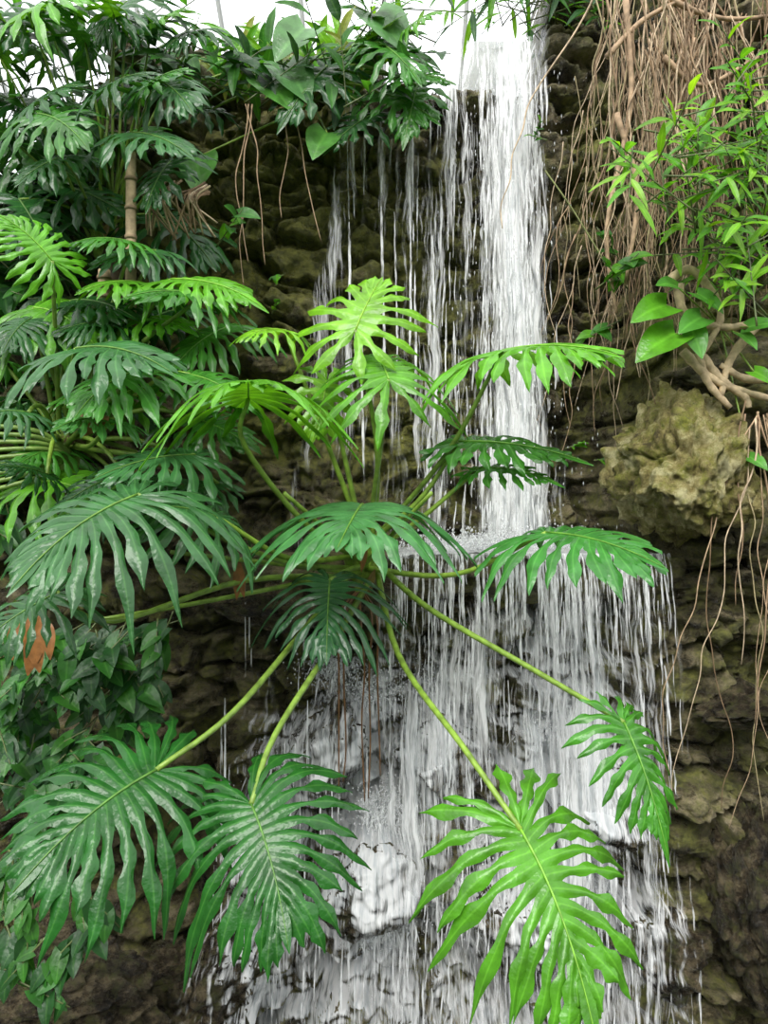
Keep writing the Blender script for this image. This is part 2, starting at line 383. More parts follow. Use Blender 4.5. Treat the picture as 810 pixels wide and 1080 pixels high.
rock('mossy_boulder', W(727,496,4.55), (0.345,0.5,0.43), MOSSR, 44, 6, 0.26, 0,
     [((1,-0.15,0.05),0.9),((-0.75,-0.3,0.85),0.82),((-1,-0.2,-0.1),0.95),((-0.35,-1,0.25),0.72),((0.5,-1,0.1),0.7),((0.15,-0.25,1),0.97),((0.3,-0.2,-1),0.92),((-0.8,-0.3,-0.9),0.84),((0.1,-1,-0.7),0.72),((0.9,-0.3,0.8),0.98),((0.1,-1,0.8),0.8)])
rock('wet_rock', W(790,745,4.6), (0.3,0.4,0.16), WETR, 9)
rock('wet_rock', W(60,1040,4.0), (0.62,0.5,0.36), WETR, 10, 6,0.3)
rock('wet_rock', W(200,1040,4.5), (0.5,0.4,0.38), WETR, 12, 6,0.3)
rock('wet_rock', W(790,960,4.6), (0.3,0.5,0.7), WETR, 13, 6,0.3)
rock('wet_rock', W(470,800,4.95), (0.34,0.36,0.3), WETR, 14)
rock('wet_rock', W(355,790,4.95), (0.32,0.4,0.3), WETR, 15)
rock('wet_rock', W(630,850,4.95), (0.38,0.42,0.32), WETR, 16)
rock('wet_rock', W(390,930,4.8), (0.38,0.4,0.3), WETR, 17)
rock('wet_rock', W(550,970,4.8), (0.42,0.36,0.3), WETR, 18)
rock('wet_rock', W(270,910,4.85), (0.3,0.36,0.3), WETR, 29)
rock('wet_rock', W(700,1000,4.75), (0.36,0.36,0.3), WETR, 28)
rock('wet_rock', W(300,640,5.0), (0.55,0.5,0.2), WETR, 19)
rock('mossy_boulder', W(775,400,4.9), (0.5,0.35,0.3), CLIFF, 20)
rock('mossy_boulder', W(790,560,4.95), (0.45,0.35,0.4), CLIFF, 23)
def slab(name, x0,x1,y0,y1,z0,z1,mat,seed):
    bm=bmesh.new()
    bmesh.ops.create_cube(bm,size=1)
    bmesh.ops.subdivide_edges(bm,edges=bm.edges[:],cuts=47,use_grid_fill=True)
    for v in bm.verts:
        p=Vector((x0+(v.co.x+.5)*(x1-x0), y0+(v.co.y+.5)*(y1-y0), z0+(v.co.z+.5)*(z1-z0)))
        n=mn.fractal(Vector((p.x*2.2,p.y*2.2,p.z*3+seed)),1.0,2.0,6)
        fr=(0.5-v.co.y)
        p.y-= (0.12*n+0.05*mn.noise(Vector((p.x*7,p.z*9,seed)))) *fr
        if v.co.z<0: p.y+=0.12*fr*(-v.co.z*2)
        p.z+=0.02*mn.noise(Vector((p.x*5,p.y*5,seed))) + (0.09*n if v.co.z<0 else 0)
        v.co=p
    me=bpy.data.meshes.new(name); bm.to_mesh(me); bm.free(); me.materials.append(mat)
    me.polygons.foreach_set('use_smooth',[True]*len(me.polygons))
    o=bpy.data.objects.new(name,me); scene.collection.objects.link(o); BV.append(me)
slab('rock_ledge',-1.1,2.0,4.9,6.1,3.62,3.9,CLIFF,3)

vv=[];ff=[]
for me in BV:
    o=len(vv); vv+= [v.co.copy() for v in me.vertices]; ff+=[[i+o for i in p.vertices] for p in me.polygons]
bvh=BVHTree.FromPolygons(vv,ff)
def surf_y(x,z,default=6.0):
    h=bvh.ray_cast(Vector((x,2.5,z)),Vector((0,1,0)))
    return h[0].y if h[0] is not None else default

# ---------------------------------------------------------------- water
def strand(mb,pts,w,col=(0.9,0.9,0.9)):
    vs=[];fs=[];m=len(pts)
    for i,p in enumerate(pts):
        t=i/(m-1); ww=w*(math.sin(math.pi*min(1,0.06+0.9*t))**0.7)*0.5
        vs+= [Vector((p[0]-ww,p[1],p[2])),Vector((p[0],p[1]-ww*0.6,p[2])),Vector((p[0]+ww,p[1],p[2]))]
    for i in range(m-1):
        for k in range(2):
            q=i*3+k; fs.append((q,q+1,q+4,q+3))
    mb.add(vs,fs,0,col)
def droplet(mb,p,r,smax=3):
    st=R.uniform(1,smax); vs=[(p[0]+r,p[1],p[2]),(p[0]-r,p[1],p[2]),(p[0],p[1]+r,p[2]),(p[0],p[1]-r,p[2]),(p[0],p[1],p[2]+r*st),(p[0],p[1],p[2]-r*st)]
    mb.add(vs,[(0,2,4),(2,1,4),(1,3,4),(3,0,4),(2,0,5),(1,2,5),(3,1,5),(0,3,5)],0)
def attr_float(o,name,vals):
    a=o.data.attributes.new(name,'FLOAT','POINT'); a.data.foreach_set('value',np.array(vals,dtype=np.float32))
UD=3.84
def upper_path(x0,drop,ph):
    t=drop/UD
    y=5.62-0.2*math.sqrt(max(0,t))
    x=0.95+(x0-0.93)*(1+0.42*t)+0.02*math.sin(drop*2.3+ph)*min(1,t*3)
    return (x,y,ZT-drop)
up=MB()
def top_density():
    r=R.random()
    if r<0.8: return R.gauss(0.92,0.14)
    return R.uniform(0.42,1.18)
for i in range(460):
    x0=top_density()
    if x0>1.17 or x0<0.3: continue
    ph=R.uniform(0,6); a=3.75*R.random(); ln=R.uniform(0.12,0.6)
    b=min(UD,a+ln); n=max(4,int(ln*14)); yo=R.uniform(-0.1,0.03)
    pts=[]
    for k in range(n+1):
        x,y,z=upper_path(x0,a+(b-a)*k/n,ph); pts.append((x+0.004*math.sin(k*1.7+ph),y+yo,z))
    strand(up,pts,R.choice([0.008,0.012,0.016,0.022]))
for px in [368,374,383,404,417,431,436,441,455,470,478]:
    x0=(px-405)/F*5.6
    for rep in range(7):
        ph=R.uniform(0,6); a=R.uniform(0,2.4)+(0.3 if px<400 else 0); b=a+R.uniform(0.15,0.9); n=14; pts=[]
        for k in range(n+1):
            dr=a+(b-a)*k/n; x,y,z=upper_path(x0,dr,ph); x=x0+0.012*math.sin(dr*2.3+px)+R.uniform(-.003,.003); pts.append((x,y,z))
        strand(up,pts,R.choice([0.008,0.012,0.02]))
for i in range(900):
    x0=R.gauss(0.92,0.24); d=R.uniform(0.3,UD); x,y,z=upper_path(x0,d,0); droplet(up,(x,y-0.08,z),R.uniform(0.002,0.005),6)
root=bpy.data.objects.new('upper_waterfall',None); scene.collection.objects.link(root)
ch=up.obj('strands',[WSTR]); ch.parent=root
def veil(name,fn,nx,nz,parent):
    vs=[];fs=[];de=[]
    for j in range(nz+1):
        for i in range(nx+1):
            p,d=fn(i/nx,j/nz); vs.append(p); de.append(d)
    for j in range(nz):
        for i in range(nx):
            q=j*(nx+1)+i; fs.append((q,q+nx+1,q+nx+2,q+1))
    mb=MB(); mb.add(vs,fs,0); o=mb.obj(name,[WSHT]); attr_float(o,'dens',de); o.parent=parent; return o
def upv(off,sc):
    def fn(u,v):
        x0=-0.3+1.55*u; d=(UD+0.02)*v
        x,y,z=upper_path(x0,d,0); y+=off+0.05*mn.noise(Vector((x*9,z*0.8,off*9)))
        dn=0.85*math.exp(-((x0-0.93)/0.17)**2)+0.42*math.exp(-((x0-0.5)/0.06)**2)+0.3*math.exp(-((x0-0.27)/0.05)**2)*(1-v)+0.3*math.exp(-((x0+0.2)/0.08)**2)*(1-v)+0.08
        dn+=0.25*mn.noise(Vector((x0*5,z*1.1,off*5)))*min(1,3*v)
        dn*= 1.0 if x0<1.12 else max(0,1-(x0-1.12)/0.1)
        dn*=sc*(1-0.15*v)
        if u<0.02 or u>0.98: dn=0
        return (x,y,z),max(0,dn)
    return fn
veil('veil_front',upv(-0.04,1.0),110,90,root); veil('veil_back',upv(0.06,0.9),110,90,root)
veil('stream_lip',lambda u,v:((0.62+0.56*u,5.60+1.0*v,ZT-0.005-0.03*v),1.3*min(1,6*u,6*(1-u))),20,12,root)

lr=bpy.data.objects.new('lower_waterfall',None); scene.collection.objects.link(lr)
def lower_path(x0,drop,ph):
    t=drop/3.9
    return (0.9+(x0-0.9)*(1+0.16*t)+0.02*math.sin(drop*2+ph)*t*2, 4.86-0.28*math.sqrt(max(0,t))+0.03*math.sin(x0*7), 3.93-drop)
lo=MB()
def lowx():
    r=R.random()
    if r<0.45: return R.gauss(1.2,0.22)
    if r<0.85: return R.uniform(0.05,1.85)
    return R.gauss(0.35,0.15)
for i in range(640):
    x0=lowx()
    if x0<0.02 or x0>1.88: continue
    ph=R.uniform(0,6); a=R.uniform(0,3.7) if R.random()<0.7 else 0.0; ln=R.uniform(0.1,0.6); b=min(3.85,a+ln); n=max(4,int(ln*14)); yo=R.uniform(-0.12,0.04)
    pts=[]
    for k in range(n+1):
        x,y,z=lower_path(x0,a+(b-a)*k/n,ph); pts.append((x+0.004*math.sin(k*1.9+ph),y+yo,z))
    strand(lo,pts,R.choice([0.006,0.009,0.012,0.018]))
for i in range(200):
    px=R.uniform(235,410); x0=(px-405)/F*4.75; a=R.uniform(0.1,3.6)
    if a<0.9 and R.random()<0.8: continue
    ln=R.uniform(0.1,0.6); b=min(3.85,a+ln); n=8; pts=[]
    for k in range(n+1):
        d=a+(b-a)*k/n; pts.append((x0-0.02*d+0.01*math.sin(d*3+i), 4.72-0.12*d/3.9,3.93-d))
    strand(lo,pts,R.choice([0.006,0.01,0.014]))
def burst(c,n,spread,rw=0.013):
    for i in range(n//2):
        vx=R.gauss(0,spread); vy=-abs(R.gauss(0.15,0.2)); vz=R.uniform(-0.2,0.5); t0=R.uniform(0,0.1); T=t0+R.uniform(0.05,0.16)
        o=Vector((R.gauss(0,0.1),R.gauss(0,0.05),R.gauss(0,0.05)))
        pts=[(c[0]+o.x+vx*t,c[1]+o.y+vy*t,c[2]+o.z+vz*t-4.9*t*t) for t in [t0+(T-t0)*k/5 for k in range(6)]]
        strand(lo,pts,R.uniform(0.5,1.8)*rw)
    for i in range(n*4):
        x=c[0]+R.gauss(0,spread*0.33); z=c[2]+R.gauss(0.0,0.08)
        droplet(lo,(x,c[1]-abs(R.gauss(0.03,0.08)),z),R.uniform(0.002,0.009),1.8)
FO=[(345,725,190,0.42),(392,752,160,0.4),(405,868,200,0.32),(612,790,150,0.42),(470,745,90,0.4),(540,905,90,0.4),(400,1000,80,0.4),(640,960,80,0.4),(500,1000,90,0.5),(280,845,60,0.3)]
FW=[]
for (px,py,n,s) in FO:
    c=W(px,py,4.7); c.y=surf_y(c.x,c.z)-0.08; burst(c,n,s); FW.append((c.x,c.z,s*0.5,n/130))
o=lo.obj('cascade_strands',[WSTR]); o.parent=lr
def lov(off,sc):
    def fn(u,v):
        x0=-0.05+1.95*u; d=3.85*v
        x,y,z=lower_path(x0,d,0); y+=off+0.05*mn.noise(Vector((x*8,z*0.8,off*9)))
        dn=0.46*math.exp(-((x0-1.2)/0.35)**2)+0.18*math.exp(-((x0-0.3)/0.25)**2)+0.22
        dn+=0.35*mn.noise(Vector((x0*2.5,z*0.9,3)))
        dn-=0.3*math.exp(-((v-0.05)/0.05)**2)
        dn+=0.6*math.exp(-(v/0.01)**2)
        dn*=min(1,14*u,12*(1-u))*sc
        return (x,y,z),(max(0,dn) if 0.01<u<0.99 else 0)
    return fn
veil('veil_front',lov(-0.05,0.92),110,130,lr)
def film():
    nx,nz=250,280; x0,x1=-1.2,2.2; z0,z1=0.02,3.56
    Y=np.zeros((nz+1,nx+1))
    for j in range(nz+1):
        z=z1+(z0-z1)*j/nz
        for i in range(nx+1):
            Y[j,i]=min(surf_y(x0+(x1-x0)*i/nx,z),5.6)
    S=Y.copy()
    for k in range(3):
        S[1:-1,1:-1]=(S[:-2,1:-1]+S[2:,1:-1]+S[1:-1,:-2]+S[1:-1,2:]+2*S[1:-1,1:-1])/6
    S=np.minimum(S,Y)-0.018
    gz=np.zeros_like(S); gz[1:-1]=(S[:-2]-S[2:])/(2*(z1-z0)/nz)
    dn=np.zeros_like(S)
    for j in range(nz+1):
        v=j/nz; z=z1+(z0-z1)*v
        for i in range(nx+1):
            x=x0+(x1-x0)*i/nx
            if x<-0.05: env=min(1,max(0,(x+1.15)/0.35))*(0.3+0.25*float(sstep(0.2,0.3,v)))*(0.1+0.9*float(sstep(0.12,0.28,v)))
            else: env=0.38+0.26*math.exp(-((x-1.25)/0.4)**2)
            edge=1.88+0.16*v; env*=min(1,max(0,(edge-x)/0.3))
            g=max(-0.5,min(1.2,gz[j,i]*0.6))
            k=0.45+1.0*mn.noise(Vector((x*2.2,z*1.6,5)))
            d=env*(0.48+0.6*k+0.85*g)
            for (fx,fz,fs_,fa) in FW: 
                q=((x-fx)/fs_)**2+((z-fz)/(0.14 if z>fz else 0.45))**2
                if q<4: d+=0.85*fa*math.exp(-q)*env/0.5
            dn[j,i]=max(0,d) if env>0 else 0
    vs=[];fs=[]
    for j in range(nz+1):
        for i in range(nx+1): vs.append((x0+(x1-x0)*i/nx,S[j,i],z1+(z0-z1)*j/nz))
    for j in range(nz):
        for i in range(nx):
            q=j*(nx+1)+i; fs.append((q,q+nx+1,q+nx+2,q+1))
    mb=MB(); mb.add(vs,fs,0); o=mb.obj('rock_film',[WSHT]); attr_float(o,'dens',dn.ravel().tolist()); o.parent=lr
film()
def ledgew(u,v):
    x=0.0+1.85*u; y=4.84+1.0*v
    return (x,y+0.02*math.sin(x*11),3.925+0.02*mn.noise(Vector((x*9,y*9,1)))+0.09*math.exp(-((v-0.6)/0.14)**2)*math.exp(-((x-0.85)/0.45)**2)), 2.4*min(1,8*u,5*(1-u))
veil('ledge_foam',ledgew,80,40,lr)
sp=MB()
for i in range(2800):
    x=R.gauss(0.88,0.34); droplet(sp,(x,5.33+R.gauss(0,0.1),3.94+abs(R.gauss(0,0.06))),R.uniform(0.003,0.011),1.6)
for i in range(300):
    x=R.gauss(0.9,0.27); h=R.uniform(0.03,0.11); strand(sp,[(x+R.uniform(-.02,.02)*k,5.36,3.93+h*math.sin(k*0.8)) for k in range(5)],0.018)
o=sp.obj('splash',[WSTR]); o.parent=lr
m,nt,N,L=newmat('pool_water'); out=N('ShaderNodeOutputMaterial'); p=N('ShaderNodeBsdfPrincipled'); p.inputs['Base Color'].default_value=(0.012,0.02,0.014,1); p.inputs['Roughness'].default_value=0.08
nz=N('ShaderNodeTexNoise'); nz.inputs['Scale'].default_value=6; bp=N('ShaderNodeBump'); bp.inputs['Strength'].default_value=0.4; L(nz.outputs[0],bp.inputs['Height']); L(bp.outputs[0],p.inputs['Normal']); L(p.outputs[0],out.inputs[0])
mb=MB(); mb.add([(-6,-2,0),(6,-2,0),(6,6.5,0),(-6,6.5,0)],[(0,1,2,3)]); mb.obj('pool_water',[m])

# ---------------------------------------------------------------- philodendron plants
BR=(0.095,0.31,0.018); MG=(0.042,0.175,0.02); DG=(0.018,0.085,0.017); CG=(0.036,0.13,0.036); YG=(0.16,0.40,0.018)
STC=(0.19,0.31,0.04)
def plant(crown, leaves, pr=0.016, trunk=None, sd0=0):
    mb=MB(); cw=W(*crown)
    for i,l in enumerate(leaves):
        A=W(*l['A']); T=W(*l['T']); n=l.get('n',(0,-0.5,1))
        split_leaf(mb,A,T,n,l.get('w',0.7),l.get('c',MG),l.get('N',12),i*7+sd0+l.get('s',0),l.get('fold',0.12),l.get('g',0.25),l.get('web',0.25),l.get('teeth',0.25),l.get('fat',0.85))
        start=cw+Vector((R.uniform(-.08,.08),R.uniform(-.06,.06),R.uniform(-.05,.12)))
        if 'm' in l: pts=catmull([start]+[W(*q) for q in l['m']]+[A],6)
        else:
            mid=(start+A)/2; mid.z+=0.25*(A-start).length*(1 if A.z<start.z+0.3 else 0.15)
            pts=bezier(start,mid,A,10)
        k=R.uniform(0.8,1.15)
        tube(mb,pts,pr*1.2,pr*0.7,7,1,(STC[0]*k,STC[1]*k,STC[2]),1)
    if trunk:
        P=[W(*q) for q in trunk]; tube(mb,P,0.07,0.06,10,1,(0.12,0.08,0.04),8,0.15)
        for k in range(16):
            b=cw+Vector((R.uniform(-.06,.06),R.uniform(-.07,0.0),R.uniform(-.15,.02)))
            e=b+Vector((R.uniform(-.1,.1),R.uniform(-.12,0),R.uniform(.08,.34)))
            heart_leaf(mb,b,e,(0,-1,0.2),0.22,R.choice([(0.3,0.2,0.06),(0.2,0.3,0.04),(0.25,0.38,0.05)]),1,True)
    return mb
def D(A,T,**k): k['A']=A;k['T']=T; return k
main=[
 D((375,348,4.0),(397,292,4.15),n=(-0.15,-1,0.35),w=1.05,c=YG,N=8,m=[(398,480,4.2)],g=0.0,fat=1.2,teeth=0.15),
 D((530,370,3.9),(636,346,3.45),n=(0.0,-0.38,1),w=0.8,c=BR,m=[(470,480,4.1)],g=0.16),
 D((410,400,3.9),(392,352,4.2),n=(0,-0.42,1),w=1.0,c=BR,m=[(400,480,4.1)],N=10,g=0.3),
 D((345,402,4.15),(335,452,4.05),n=(0.3,-1,0.1),w=0.75,c=YG,N=8,fat=1.2),
 D((262,420,3.7),(262,378,3.25),n=(0,-0.38,1),w=1.05,c=BR,m=[(330,560,4.1),(258,470,3.75)],g=0.2),
 D((300,348,4.2),(260,342,4.0),n=(0,-0.5,1),w=0.9,c=YG,m=[(350,480,4.3)],N=8),
 D((484,466,4.1),(605,462,3.8),n=(0.1,-0.5,1),w=0.5,c=MG,m=[(440,530,4.2)],g=.15),
 D((505,494,4.1),(585,488,3.9),n=(0.1,-0.45,1),w=0.5,c=MG,m=[(440,550,4.25)],N=9,g=.2),
 D((576,562,3.8),(686,566,3.4),n=(0.2,-0.6,1),w=0.8,c=(0.045,0.2,0.035),m=[(480,606,4.1)],g=0.2),
 D((382,532,3.9),(368,547,3.3),n=(0,-0.2,1),w=1.0,c=(0.05,0.18,0.05),m=[(385,570,4.2)],g=0.12,fat=.7),
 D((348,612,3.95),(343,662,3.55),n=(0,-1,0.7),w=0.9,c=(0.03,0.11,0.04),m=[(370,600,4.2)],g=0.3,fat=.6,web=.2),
 D((145,522,3.25),(15,568,2.85),n=(0,-0.55,1),w=0.88,c=(0.042,0.145,0.042),m=[(290,590,3.9)],N=14,g=0.26,fat=.72),
 D((228,545,3.6),(140,512,3.4),n=(0.0,-0.55,1),w=0.85,c=CG,m=[(310,590,4.0)]),
 D((658,762,3.1),(706,862,2.85),n=(0.6,-1,0.3),w=0.65,c=(0.05,0.22,0.017),m=[(450,640,4.0),(560,705,3.5)],g=0.4,N=12,fat=.75),
 D((549,875,2.9),(644,1035,2.55),n=(0.15,-1,0.75),w=0.8,c=(0.075,0.26,0.016),m=[(420,690,3.9),(490,790,3.2)],N=13,g=0.25,teeth=0.42,fat=0.64,web=0.16),
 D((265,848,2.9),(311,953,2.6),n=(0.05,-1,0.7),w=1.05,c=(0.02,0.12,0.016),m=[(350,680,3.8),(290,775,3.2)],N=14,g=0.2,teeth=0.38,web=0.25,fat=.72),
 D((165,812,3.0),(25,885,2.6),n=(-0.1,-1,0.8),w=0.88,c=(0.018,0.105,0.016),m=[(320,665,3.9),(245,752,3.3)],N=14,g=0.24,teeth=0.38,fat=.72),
 D((60,625,3.3),(-20,665,3.1),n=(0,-0.7,1),w=0.8,c=CG,m=[(260,612,4.0),(120,655,3.5)]),
]
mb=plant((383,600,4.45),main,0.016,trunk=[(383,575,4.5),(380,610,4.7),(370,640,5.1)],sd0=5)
for (x0,x1) in [(358,357),(366,362),(382,384),(392,389),(396,400)]:
    a=W(380,620,4.6); pts=[a]+[W(x0+(x1-x0)*t+R.uniform(-2,2),640+t*R.uniform(170,230),4.4) for t in (0.05,0.35,0.7,1)]
    tube(mb,pts,0.008,0.004,5,1,(0.16,0.08,0.03),6)
for (x0,y0,x1,y1) in [(385,600,95,655),(385,605,180,582),(390,600,300,520),(380,600,455,520)]:
    a=W(x0,y0,4.4); tube(mb,bezier(a,W((x0+x1)/2,(y0+y1)/2+(5 if y1>y0 else 0),4.0),W(x1,y1,3.7),10),0.016,0.011,7,1,STC,1)
DEAD=(0.28,0.12,0.035)
for (ax,ay,tx,ty) in [(252,592,250,628),(248,590,258,625),(385,575,382,600)]:
    heart_leaf(mb,W(ax,ay,3.95),W(tx,ty,3.95),(0.3,-1,0),0.3,DEAD,1,True)
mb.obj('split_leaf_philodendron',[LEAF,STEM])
left=[
 D((118,442,3.8),(60,432,3.5),n=(0,-0.6,1),w=0.65,c=(0.055,0.2,0.04),m=[(95,470,4.2)]),
 D((205,480,3.8),(110,478,3.5),n=(0,-0.6,1),w=0.7,c=CG,m=[(150,480,4.1)]),
 D((215,312,4.2),(140,292,3.9),n=(0,-0.55,1),w=0.75,c=MG,m=[(130,380,4.3)]),
 D((80,368,3.8),(170,352,3.5),n=(0,-0.5,1),w=0.7,c=CG,m=[(70,420,4.1)]),
 D((150,390,3.9),(75,405,3.5),n=(0,-0.5,1),w=0.8,c=(0.055,0.21,0.03)),
 D((200,395,4.0),(270,410,3.8),n=(0,-0.5,1),w=0.6,c=MG),
 D((55,275,4.0),(8,215,3.9),n=(0.1,-0.8,0.8),w=0.8,c=BR),
 D((180,295,4.3),(275,290,4.1),n=(0,-0.5,1),w=0.55,c=BR),
 D((35,335,4.3),(0,350,4.0),n=(0,-0.6,1),w=0.9,c=DG),
 D((30,435,3.6),(-30,425,3.4),n=(0,-0.5,1),w=0.8,c=CG),
 D((140,255,4.3),(80,240,4.1),n=(0,-0.5,1),w=0.8,c=MG),
 D((120,340,4.3),(60,335,4.1),n=(0,-0.5,1),w=0.8,c=DG),
 D((240,345,4.5),(180,365,4.2),n=(0,-0.5,1),w=0.8,c=MG),
 D((50,500,3.9),(0,480,3.7),n=(0,-0.7,1),w=0.7,c=DG),
 D((130,500,4.0),(60,520,3.8),n=(0,-0.6,1),w=0.7,c=CG),
 D((200,440,4.1),(260,455,3.9),n=(0,-0.6,1),w=0.7,c=MG),
 D((230,510,4.1),(180,520,3.9),n=(0,-0.6,1),w=0.7,c=CG),
]
for i in range(16):
    ax=R.uniform(-10,230); ay=R.uniform(240,520); d=R.uniform(4.3,4.8); s=R.choice([-1,1])
    left.append(D((ax,ay,d),(ax+s*R.uniform(40,70),ay+R.uniform(-20,20),d-0.3),n=(R.uniform(-.3,.3),-0.6,1),w=0.75,c=R.choice([DG,BR,CG,MG]),N=10,s=i*3))
mb=plant((70,478,4.6),left,0.015,trunk=[(85,460,4.5),(60,480,4.7),(0,500,5.1)],sd0=3)
for i in range(9):
    tube(mb,[W(75,478,4.45),W(40,455+i*6,4.3),W(-20,448+i*9,4.2)],0.016,0.013,6,1,(0.16,0.26,0.05),6)
for (ax,ay,tx,ty) in [(115,440,85,455),(100,425,75,440),(30,640,40,700),(45,650,28,705),(20,650,12,690),(50,655,52,690)]:
    heart_leaf(mb,W(ax,ay,3.7),W(tx,ty,3.65),(0.3,-1,0),0.4,DEAD,1,True)
mb.obj('split_leaf_philodendron',[LEAF,STEM])
tl=[]
for (ax,ay,tx,ty,c,w) in [(105,150,60,85,DG,.8),(140,140,195,140,CG,.7),(45,62,5,20,MG,.8),(90,45,60,-10,MG,.8),(60,195,125,205,DG,.7),(15,150,-20,110,DG,.8),(150,95,185,60,MG,.7),(110,95,150,60,DG,.8),(40,120,90,125,MG,.7),(160,30,190,-5,BR,.7),(20,210,50,250,DG,.7),(70,165,20,175,DG,.8),(120,15,100,-30,BR,.7),(180,170,150,200,DG,.7),(0,60,-10,0,BR,.8)]:
    d=R.uniform(4.4,5.0); tl.append(D((ax,ay,d),(tx,ty,d-0.25),n=(R.uniform(-.3,.3),-0.8,0.8),w=w,c=c,N=9,s=ax))
for i in range(14):
    ax=R.uniform(-10,210); ay=R.uniform(-10,240); d=R.uniform(4.6,5.2); s=R.choice([-1,1])
    tl.append(D((ax,ay,d),(ax+s*R.uniform(35,65),ay+R.uniform(-45,25),d-0.25),n=(R.uniform(-.4,.4),-0.8,0.8),w=0.8,c=R.choice([DG,CG,MG,BR]),N=9,s=i*3))
mb=plant((115,260,5.1),tl,0.010,trunk=[(115,240,5.1),(118,290,5.1),(125,350,5.2)],sd0=9)
mb.obj('split_leaf_philodendron',[LEAF,STEM])
tm=[]
for (ax,ay,tx,ty,c,w) in [(400,98,455,108,MG,.7),(415,80,470,70,MG,.6),(345,70,300,110,DG,.7),(225,115,170,110,DG,.6),(255,60,215,20,MG,.7),(380,55,400,20,BR,.7),(430,30,460,0,BR,.7),(205,90,170,60,MG,.7),(395,120,350,140,DG,.6),(440,90,430,130,MG,.6),(400,45,440,65,MG,.7)]:
    d=R.uniform(5.1,5.4); tm.append(D((ax,ay,d),(tx,ty,d-0.25),n=(R.uniform(-.3,.3),-0.8,0.8),w=w,c=c,N=8,s=ax))
mb=plant((320,105,5.6),tm,0.012,sd0=6)
for (ax,ay,tx,ty) in [(322,30,290,48),(300,70,325,92),(395,15,428,38),(405,35,425,5),(210,165,205,190),(345,140,330,155),(280,85,305,100)]:
    A=W(ax,ay,5.2); heart_leaf(mb,A,W(tx,ty,5.0),(0.1,-1,0.6),0.85,R.choice([(0.09,0.23,0.07),(0.08,0.25,0.04)])); tube(mb,[W(330,110,5.6),A],0.01,0.007,5,1,STC)
for i in range(90):
    b=W(R.uniform(230,400),R.uniform(60,110),5.5); e=b+Vector((R.uniform(-.35,.35),R.uniform(-.3,0.1),R.uniform(0.2,0.6)))
    heart_leaf(mb,b,e,(0,-1,0.4),0.12,R.choice([MG,BR,(0.3,0.36,0.1),YG]),0,True,0.4)
mb.obj('crest_philodendron',[LEAF,STEM])

def shrub(name, regions, ls, cols, d, lance, wid, stems=True, mat=SOFT, nrm=(0,-0.8,0.8), hang=False):
    mb=MB()
    for (x0,y0,x1,y1,n) in regions:
        for i in range(n):
            c=W(R.uniform(x0,x1),R.uniform(y0,y1),R.uniform(*d))
            k=R.randint(3,6) ; ax=Vector((R.uniform(-1,1),R.uniform(-0.7,0.3),R.uniform(-0.5,0.7) if not hang else R.uniform(-1,-0.2))).normalized()
            e=c+ax*ls*1.8
            if stems: tube(mb,[c-ax*ls*0.8,c,e],0.006,0.003,4,1,(0.1,0.13,0.04),3)
            for j in range(k):
                p=c.lerp(e,j/k); sd=1 if j%2 else -1
                dv=(ax*0.7+Vector((R.uniform(.2,.9)*sd,R.uniform(-.5,.1),R.uniform(-.5,.3)))).normalized()
                heart_leaf(mb,p,p+dv*ls*R.uniform(0.6,1.15),(R.uniform(-.5,.5),nrm[1],nrm[2]+R.uniform(-.3,.3)),wid,R.choice(cols),0,lance,0.2)
    return mb.obj(name,[mat,STEM])
shrub('weeping_fig_shrub',[(665,150,740,230,10),(700,110,810,270,30),(780,70,830,200,20),(740,230,830,330,16)],0.22,[YG,BR,BR,YG,(0.22,0.46,0.03)],(3.9,4.6),True,0.2)
shrub('heart_leaf_vine',[(0,660,170,760,42),(0,760,110,850,30),(100,650,180,720,12)],0.13,[DG,(0.02,0.09,0.02),MG,(0.035,0.16,0.022)],(4.1,4.7),False,0.75,hang=True)
shrub('heart_leaf_vine',[(0,900,45,1050,14),(70,930,120,1010,6)],0.1,[DG,MG,MG,(0.035,0.16,0.022)],(3.2,3.45),False,0.75,hang=True)
shrub('background_shrub',[(-30,0,110,220,50),(-20,200,120,420,60),(140,30,420,100,40),(-20,420,60,560,30)],0.26,[DG,(0.018,0.07,0.018),MG,MG],(5.0,5.5),True,0.35)
shrub('crest_shrub',[(505,-50,600,10,30),(570,-40,650,30,14),(400,-40,452,35,12)],0.3,[MG,BR,DG,YG],(5.8,6.3),True,0.16)
shrub('pothos_vine',[(640,260,665,300,4),(220,240,240,262,1),(640,340,650,350,1)],0.13,[BR,MG],(4.7,5.0),False,0.8)
shrub('creeping_fern',[(563,125,572,160,2),(590,450,640,520,2),(230,250,330,330,2)],0.06,[BR,MG],(5.3,5.5),False,0.7)
mb=MB()
for (ax,ay,tx,ty,s) in [(712,352,672,368,1),(728,345,742,370,1),(703,322,668,328,1),(735,310,765,322,1),(790,345,820,335,1),(780,352,800,362,1),(740,335,718,342,.8),(760,300,785,292,.8),(715,303,695,292,.8),(795,392,818,400,.8),(790,482,810,490,.7)]:
    A=W(ax,ay,4.3); heart_leaf(mb,A,W(tx,ty,4.2),(R.uniform(-.2,.2),-0.9,0.7),0.8,R.choice([BR,(0.08,0.27,0.035)])); tube(mb,[W(760,345,4.6),A],0.006,0.005,5,1,STC)
mb.obj('pothos_vine',[LEAF,STEM])

